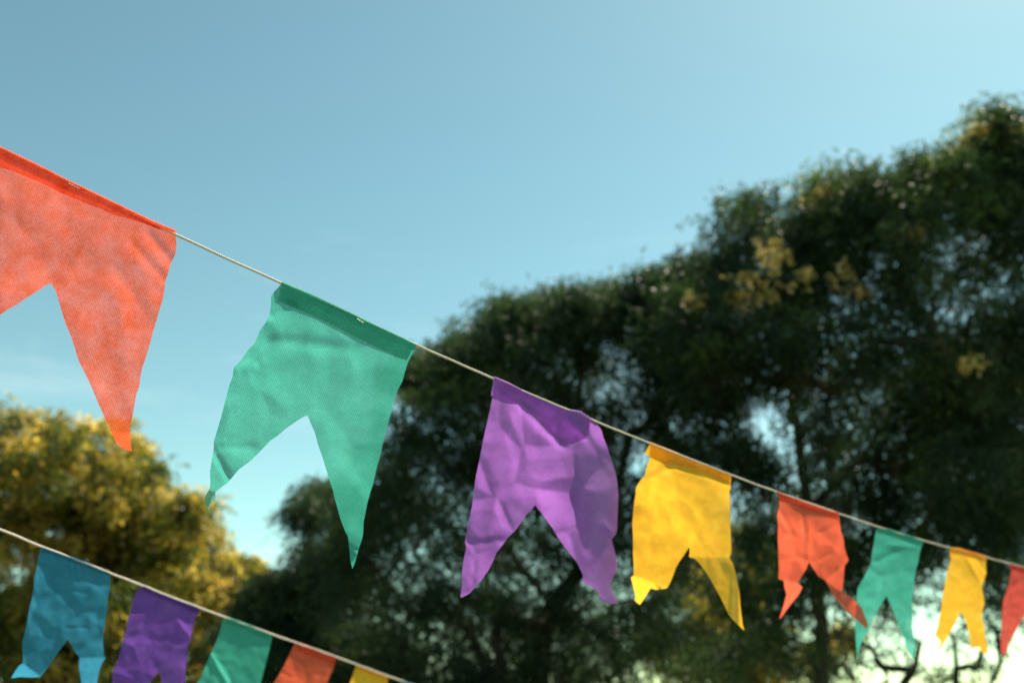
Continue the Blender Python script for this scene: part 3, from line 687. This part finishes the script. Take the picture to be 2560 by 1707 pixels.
# middle dark tree
tree('dark_evergreen_tree', 'dark fine-leaved tree filling the middle, behind the purple flag', 13.0, 1330, [(1340, 1900), (1350, 1650), (1370, 1450)],
 [(1240, 840, 80), (1350, 805, 70), (1470, 805, 70), (1590, 800, 80), (1700, 765, 80), (1180, 870, 80), (1330, 880, 110), (1490, 880, 110), (1650, 870, 120),
  (1080, 960, 70), (1180, 1000, 110), (1340, 1020, 120, None, 0.8), (1500, 1030, 120), (1040, 1080, 100), (1180, 1150, 120), (1340, 1180, 130), (1500, 1190, 120, None, 0.9), (1640, 1040, 100, None, 0.7),
  (960, 1220, 110), (1080, 1300, 140), (1260, 1330, 150), (1440, 1350, 150), (1600, 1300, 110), (900, 1400, 140), (1060, 1470, 160), (1260, 1520, 170), (1460, 1530, 150, None, 0.8),
  (1620, 1480, 120, None, 0.5), (1000, 1640, 160), (1180, 1690, 160, 0.2, 1.1), (1380, 1690, 140, 0.2, 0.8), (1560, 1660, 110, 0.25, 0.4), (1080, 1760, 150, 0.2), (1280, 1780, 150, 0.2), (1450, 1600, 100, 0.25, 0.6), (1690, 950, 110), (1730, 860, 110), (1255, 785, 30), (1110, 900, 35), (1410, 755, 30), (1520, 745, 30), (1630, 720, 35), (1020, 925, 35), (1730, 670, 45)],
 M_DARK, limbs=[[(1370, 1500, 0), (1250, 1350, 0.3), (1150, 1150, 0.2)], [(1360, 1550, 0), (1500, 1350, -0.3), (1560, 1150, -0.2), (1600, 1000, 0)]],
 r0=0.13, dens=0.82, seed=33, tone=(0.30, 0.16))
# lower dark tree at the left of it
tree('dark_evergreen_tree', 'low dense dark tree between the golden tree and the middle tree', 14.5, 820, [(820, 1850), (830, 1700)],
 [(800, 1240, 45, None, 0.6), (760, 1290, 35, None, 0.5), (860, 1330, 80), (780, 1430, 80), (720, 1480, 60), (660, 1500, 50), (840, 1480, 110), (700, 1570, 110), (840, 1620, 140), (640, 1660, 110), (760, 1720, 150), (920, 1700, 140), (590, 1600, 50)],
 M_DARK, r0=0.15, dens=1.2, seed=45, tone=(0.25, 0.14))
# tall right tree
tree('dark_evergreen_tree', 'tall dark tree at right with yellow leaf bunches painted as sunlit and an upright trunk', 12.0, 2010, [(2060, 1900), (2055, 1650), (2045, 1450), (2022, 1280), (1998, 1120), (1985, 960)],
 [(1880, 590, 90), (1790, 690, 90), (1990, 580, 80), (2040, 480, 60, 0.5), (2100, 520, 70), (1940, 700, 110), (2090, 640, 110), (2230, 560, 100), (2150, 480, 60, None, 0.9), (2220, 475, 60, None, 0.9), (2300, 455, 55, None, 0.8), (2570, 410, 60), (2330, 500, 90), (2390, 430, 60, 0.5), (2480, 395, 80, 0.55), (2485, 310, 30, 0.5),
  (2550, 420, 110), (2430, 500, 110), (2280, 680, 130), (2460, 650, 140), (2620, 560, 140), (1750, 790, 90), (1850, 830, 120), (2010, 840, 130), (2180, 830, 130), (2360, 840, 140), (2540, 830, 140),
  (2680, 760, 140), (1760, 940, 90, None, 0.8), (1880, 960, 90, None, 0.6), (2080, 980, 120), (2240, 1000, 120), (2420, 1000, 130, None, 0.8), (2600, 1000, 140), (2180, 1140, 110, None, 0.8), (2080, 1130, 90, None, 0.7),
  (2330, 1170, 110), (2500, 1180, 120), (2060, 1290, 100, None, 0.9), (2200, 1270, 90, None, 0.9), (2360, 1280, 80, None, 0.8), (2520, 1310, 80, None, 0.7), (2000, 1420, 80, None, 0.6), (1900, 1330, 70, None, 0.5), (2150, 1380, 50, None, 0.5), (1860, 1130, 60, None, 0.4), (1720, 1250, 90, None, 0.5), (1800, 1110, 70, None, 0.6), (1700, 1120, 60, None, 0.8), (1900, 1180, 60, None, 0.7), (1800, 1000, 60, None, 0.8), (2460, 1360, 70, None, 0.6), (2300, 1370, 60, None, 0.5), (2450, 1440, 70, None, 0.35), (2250, 1450, 60, None, 0.3), (2550, 1500, 70, None, 0.35), (2120, 1480, 60, None, 0.35), (1700, 1400, 80, None, 0.4), (1850, 1480, 70, None, 0.35), (1650, 1550, 80, None, 0.35), (1780, 1640, 70, None, 0.3), (1960, 1500, 60, None, 0.4), (2090, 1400, 60, None, 0.5), (1990, 1640, 50, None, 0.35), (1890, 1560, 60, None, 0.35), (2020, 1330, 70, None, 0.6)],
 M_DARK, limbs=[[(1990, 1230, 0), (1900, 1110, 0.2), (1780, 1030, 0.3), (1680, 1000, 0.4)], [(1995, 1300, 0), (2150, 1150, 0.4), (2250, 1000, 0.5), (2350, 850, 0.5)],
                [(1980, 1050, 0), (1985, 850, 0), (2010, 650, 0.1)], [(2045, 1500, 0), (1900, 1400, 0.3), (1740, 1260, 0.4)], [(2055, 1650, 0), (1860, 1530, 0.1), (1660, 1330, 0.3)], [(2056, 1740, 0), (1900, 1650, -0.2), (1740, 1560, -0.3), (1600, 1400, -0.3)], [(2050, 1600, 0), (1960, 1480, 0.4), (1880, 1330, 0.5), (1790, 1180, 0.5)]],
 accents=[(1915, 600, 34, -1.2), (1945, 640, 24, -1.2), (1950, 710, 36, -1.3), (1740, 745, 30, -1.2), (1830, 725, 22, -1.2), (1870, 745, 26, -1.2), (2015, 680, 14, -1.2), (2110, 690, 22, -1.2), (2150, 720, 16, -1.2),
          (2260, 580, 12, -1.2), (2290, 570, 14, -1.2), (2420, 905, 14, -1.4), (2480, 320, 40, -0.5), (2520, 345, 30, -0.5), (2420, 335, 22, -0.4), (2045, 470, 26, -0.5), (1860, 690, 12, -1.2)],
 r0=0.085, dens=0.88, seed=57, tone=(0.32, 0.17))
# tree at the right edge with a thick slanting limb
tree('dark_evergreen_tree', 'shadowy tree at the right edge with a thick slanting limb', 14.0, 2900, [(2880, 1900), (2800, 1600), (2680, 1400)],
 [(2420, 900, 90), (2560, 900, 100), (2700, 950, 120), (2330, 1060, 100), (2460, 1080, 90), (2640, 1180, 120), (2780, 1100, 140), (2300, 1200, 70, None, 0.6), (2440, 1250, 60, None, 0.5), (2680, 1330, 110), (2540, 1260, 60, None, 0.6)],
 M_DARK, limbs=[[(2680, 1400, 0), (2560, 1220, -0.4), (2490, 1100, -0.5), (2440, 980, -0.5), (2430, 880, -0.4)], [(2560, 1230, -0.4), (2430, 1130, -0.3), (2300, 1060, 0)]],
 r0=0.26, dens=1.0, seed=63, tone=(0.25, 0.14))
# sunlit brown tree beyond
tree('golden_tree', 'brown gold tree far behind, low between the yellow and coral flags', 22.0, 1800, [(1800, 1850), (1810, 1700)],
 [(1700, 1430, 60), (1780, 1480, 70), (1860, 1540, 80), (1740, 1560, 90), (1650, 1620, 80), (1820, 1640, 90), (1930, 1620, 70), (1720, 1700, 90), (1900, 1710, 80), (1860, 1350, 50), (1900, 1440, 50), (2040, 1660, 50), (2110, 1600, 40)],
 M_GOLD, r0=0.10, dens=0.42, ln=0.12, wd_=0.022, seed=71, tone=(0.42, 0.2), sub_r=0.32, n_sub=0.7)
# thin, nearly bare tree low at right
K5 = lambda pts, dz=0: [(1900 + x / 3.0924, 1200 + y / 3.0924, dz) for x, y in pts]
tree('bare_tree', 'sparse tree with bare dark branches against white sky, bottom right', 9.0, 2290, [(2280, 1850), (2262, 1730)],
 [(2110, 1560, 60, 0.4, 0.8), (2180, 1640, 70, 0.4, 0.8), (2420, 1560, 60, 0.4, 0.8), (2330, 1690, 60, 0.4, 0.8), (2240, 1560, 60, 0.4, 0.6), (2520, 1560, 60, 0.4, 0.7), (2440, 1680, 60, 0.4, 0.6), (2150, 1700, 60, 0.4, 0.6), (2380, 1490, 50, 0.4, 0.6), (2200, 1500, 50, 0.4, 0.6)],
 M_DARK, limbs=[K5([(1100, 1600), (1160, 1500), (1190, 1440), (1205, 1330), (1230, 1250)]), K5([(1150, 1460), (1010, 1490), (940, 1390), (780, 1260), (700, 1200)]), K5([(1010, 1480), (940, 1300), (850, 1170), (800, 1080)]),
   K5([(1500, 1640), (1520, 1500), (1540, 1370), (1480, 1220), (1440, 1100)]), K5([(1760, 1620), (1870, 1380), (1850, 1260), (1780, 1120), (1725, 1000)]), K5([(1860, 1290), (1900, 1100), (2050, 950)]), K5([(1780, 1120), (1850, 960), (2000, 820)])],
 r0=0.055, dens=0.25, ln=0.05, wd_=0.008, seed=83, sub_r=0.16, layers=1, depth_j=0.3)
